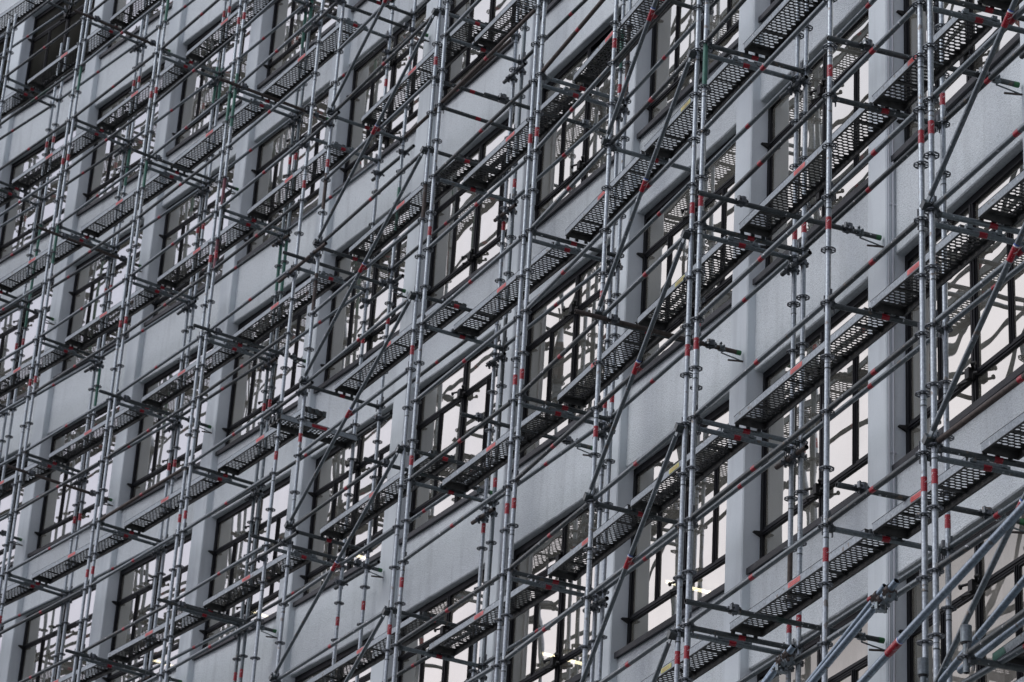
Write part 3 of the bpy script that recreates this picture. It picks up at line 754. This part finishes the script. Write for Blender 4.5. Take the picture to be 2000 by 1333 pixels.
BAYN = {('A', 'P3b'): 'at the right edge of the picture', ('B', 'S1'): 'left of the rightmost close pair', ('B', 'P2b'): 'left of the rightmost single standard',
        ('C', 'S4'): 'behind steep braces right of centre', ('C', 'P5b'): 'left of the steep braces right of centre', ('D', 'P6b'): 'in the unbraced bay at centre',
        ('E', 'S7b'): 'in the long braced bay left of centre', ('F', 'P8b'): 'just left of the narrow gap', ('G', 'P9b'): 'in the third bay from the left',
        ('H', 'P10b'): 'in the second bay from the left', ('I', 'P11b'): 'cut by the left edge',
        ('J', 'P12b'): 'just past the left edge, in reflections', ('K', 'P13b'): 'well past the left edge, in reflections'}
bybay = {}
for sid, a, c, k in planks: bybay.setdefault((sid, a, c), []).append(k)
for (sid, a, c), ks in bybay.items():
    ks = sorted(ks, reverse=True); seen = 0
    for k in ks:
        A = at(a, 0, k); B = at(c, 0, k); Lb = (A-B).length
        key = round(Lb, 1)
        if key not in PM: PM[key] = (plank_mesh(Lb-.05, 0, 0), sticker_mesh(Lb-.05, 'sticker'), sticker_mesh(Lb-.05, 'sticker_y'), Lb-.05)
        me, stk, sty, Lm = PM[key]
        x = (B-A).normalized(); z = Vector((0, 0, 1)); y = z.cross(x)
        if y.dot(rad_of(STD[a])) < 0: y = -y; 
        # x,y,z must stay right-handed for the shared mesh; the facade side is +y
        push = .385 + random.uniform(-.02, .02)
        o3 = A + x*.025 + y*push + Vector((0, 0, .012))
        mm = Matrix((x, y, z)).transposed().to_4x4(); mm.translation = o3
        vis = in_view((A+B)/2, 30) or in_view(A.lerp(B, .2), 0) or in_view(A.lerp(B, .8), 0)
        if sid in 'JK': vis = True
        if vis: seen += 1
        if sid in 'JK' and seen > 8: continue
        place = (['topmost', 'second from top', 'third from top', 'fourth from top', 'fifth from top', 'sixth from top', 'seventh from top', 'eighth from top'][min(7, max(0, seen-1))])
        e_ = empty('walkway_plank', o3, 'perforated steel plank, %s of those %s' % (place, BAYN[(sid, a)]), 'plank', 'perforated steel planks lying on the scaffold transoms')
        do = obj('perforated_deck', me, e_, mm)
        s_ = bpy.data.objects.new('safety_sticker', sty if (sid == 'C' and a == 'S4') else stk); col.objects.link(s_); s_.parent = do
# the plank laid across the gap, pointing at the wall
for k in (8.5,):
    A = P(29.62, -.05, .5*k-.035); B = P(29.62, 1.12, .5*k-.035); x = (B-A).normalized(); z = Vector((0, 0, 1)); y = z.cross(x)
    mm = Matrix((x, y, z)).transposed().to_4x4(); Lm = (B-A).length
    if y.dot(frame_rad(29.6)[1]) > 0: pass
    mm.translation = A - y*0
    e_ = empty('walkway_plank', A, 'short perforated steel plank laid crosswise in the narrow gap, end pointing at the wall', 'plank', 'perforated steel planks lying on the scaffold transoms')
    do = obj('perforated_deck', plank_mesh(Lm, 0, 0), e_, mm)
    s_ = bpy.data.objects.new('safety_sticker', sticker_mesh(Lm, 'tape')); col.objects.link(s_); s_.parent = do; s_.location.y = 0

# ================================================================== raking tubes and the hung frame, bottom right
def rtube(name, lab, a, c, mk='galv_bright', r=.0245, extra=None, tape=None, grp='raking tubes clamped to the outside of the scaffold'):
    A = P(*a); B = P(*c); e_ = empty(name, A, lab, 'scaffold tube', grp)
    b = MB(); b.tube((0, 0, 0), ((B-A).length, 0, 0), r, mk, 20, 'open'); mw = along(A, B); t = obj('tube', b, e_, mw)
    if tape:
        tt = bpy.data.objects.new('red_tape', tape_mesh(.2, True, r+.001)); col.objects.link(tt); tt.parent = t
        tt.matrix_local = Matrix.Translation(((B-A).length*tape, 0, 0)) @ Matrix.Rotation(math.pi/2, 4, 'Y')
    for cpos, ax in (extra or []):
        cb = MB(); coupler(cb, A.lerp(B, cpos), B-A, 'rust', r); q = A.lerp(B, cpos)+Vector((0, 0, -.06)); coupler(cb, q, ax, 'galv', r); obj('coupler', cb, e_, Matrix())
    return e_
tang = frame_rad(17.3)[1]
rtube('raking_tube', 'thick bright raking tube with a wide red tape, crossing the rightmost pair of standards', (17.75, -.36, -3.90), (14.6, -.36, -3.32), r=.030, tape=.30)
rtube('raking_tube', 'front one of two raking tubes rising to the clamps beside the rightmost pair', (18.45, -.32, -3.60), (17.22, -.12, -3.00), r=.027, extra=[(.93, tang), (.86, (0, 0, 1))])
rtube('raking_tube', 'raking tube rising to the cluster of clamps, the thinner one just behind', (18.62, -.24, -3.52), (17.42, -.10, -2.95), r=.022, extra=[(.92, tang)])
rtube('raking_tube', 'raking tube reaching up from the bottom edge to clamps below the single standard', (19.35, -.34, -3.45), (18.72, -.12, -2.92), r=.027, extra=[(.9, tang), (.82, (0, 0, 1))])
rtube('raking_tube', 'short raking tube behind it at the bottom edge, left of the single standard', (19.45, -.28, -3.40), (18.86, -.10, -2.90), r=.022, extra=[(.9, tang)])
rtube('raking_tube', 'lower bright mottled raking tube passing under the hanging frame, bottom right', (16.62, .02, -3.905), (14.2, .02, -3.81), r=.027)
rtube('raking_tube', 'upper bright mottled raking tube running off the right edge above the hanging frame', (17.0, .02, -3.93), (14.4, .02, -3.22), r=.027)
# hung frame
hf = empty('hanging_scaffold_frame', P(16.43, -.16, -4.3), 'dark hanging scaffold frame with an open-topped sleeve in the bottom right corner', 'scaffold')
def sleeve(th, off, z, lo=.4):
    b = MB(); b.tube(P(th, off, z), P(th, off, z+.12), .041, 'galv', 20, 'open'); b.tube(P(th, off, z-.012), P(th, off, z), .034, 'black', 20, True)
    b.tube(P(th, off, z-lo), P(th, off, z), TR, 'galv', 18, 'open'); return b
o_ = obj('sleeve', sleeve(16.24, -.16, -3.88, .22), hf, Matrix())
r_ = bpy.data.objects.new('rosette', ROS); col.objects.link(r_); r_.parent = o_; r_.matrix_local = Matrix.Translation(P(16.24, -.16, -3.99))
obj('sleeve', sleeve(16.80, -.16, -3.90), hf, Matrix())
b = ledger_mesh(2.5, 'galv_dark', 'ledger', 3); obj('ledger', b, hf, along(P(16.24, -.16, -3.97), P(14.15, -.16, -3.97)))
b = ledger_mesh(1.2, 'galv_dark', 'ledger', 4); obj('transom', b, hf, along(P(16.24, -.16, -4.0), P(16.24, 1.0, -4.0)))
b = ledger_mesh(1.2, 'galv_dark', 'ledger', 4); obj('transom', b, hf, along(P(16.80, -.16, -4.45), P(16.80, 1.0, -4.45)))
A = P(16.36, .10, -3.95); B = P(14.2, .10, -3.95); x = (B-A).normalized(); z = Vector((0, 0, 1)); y = z.cross(x)
if y.dot(frame_rad(16)[0]) < 0: y = -y
mm = Matrix((x, y, z)).transposed().to_4x4(); mm.translation = A
e_ = empty('walkway_plank', A, 'perforated steel plank with a green painted end, cut off by the bottom right corner', 'plank', 'perforated steel planks lying on the scaffold transoms')
do = obj('perforated_deck', plank_mesh((B-A).length, 0, 0), e_, mm)
A2 = A + y*.335; e2 = empty('walkway_plank', A2, 'second perforated steel plank beside the green ended one, nearer the wall, bottom right corner', 'plank', 'perforated steel planks lying on the scaffold transoms')
mm2 = mm.copy(); mm2.translation = A2; obj('perforated_deck', plank_mesh((B-A).length, 0, 0), e2, mm2)
gb = MB(); gb.quad((.03, -.004, .006), (.24, -.004, .006), (.20, -.004, .066), (.03, -.004, .066), 'green'); q = obj('painted_end', gb); q.parent = do
print('objects', len(bpy.data.objects))
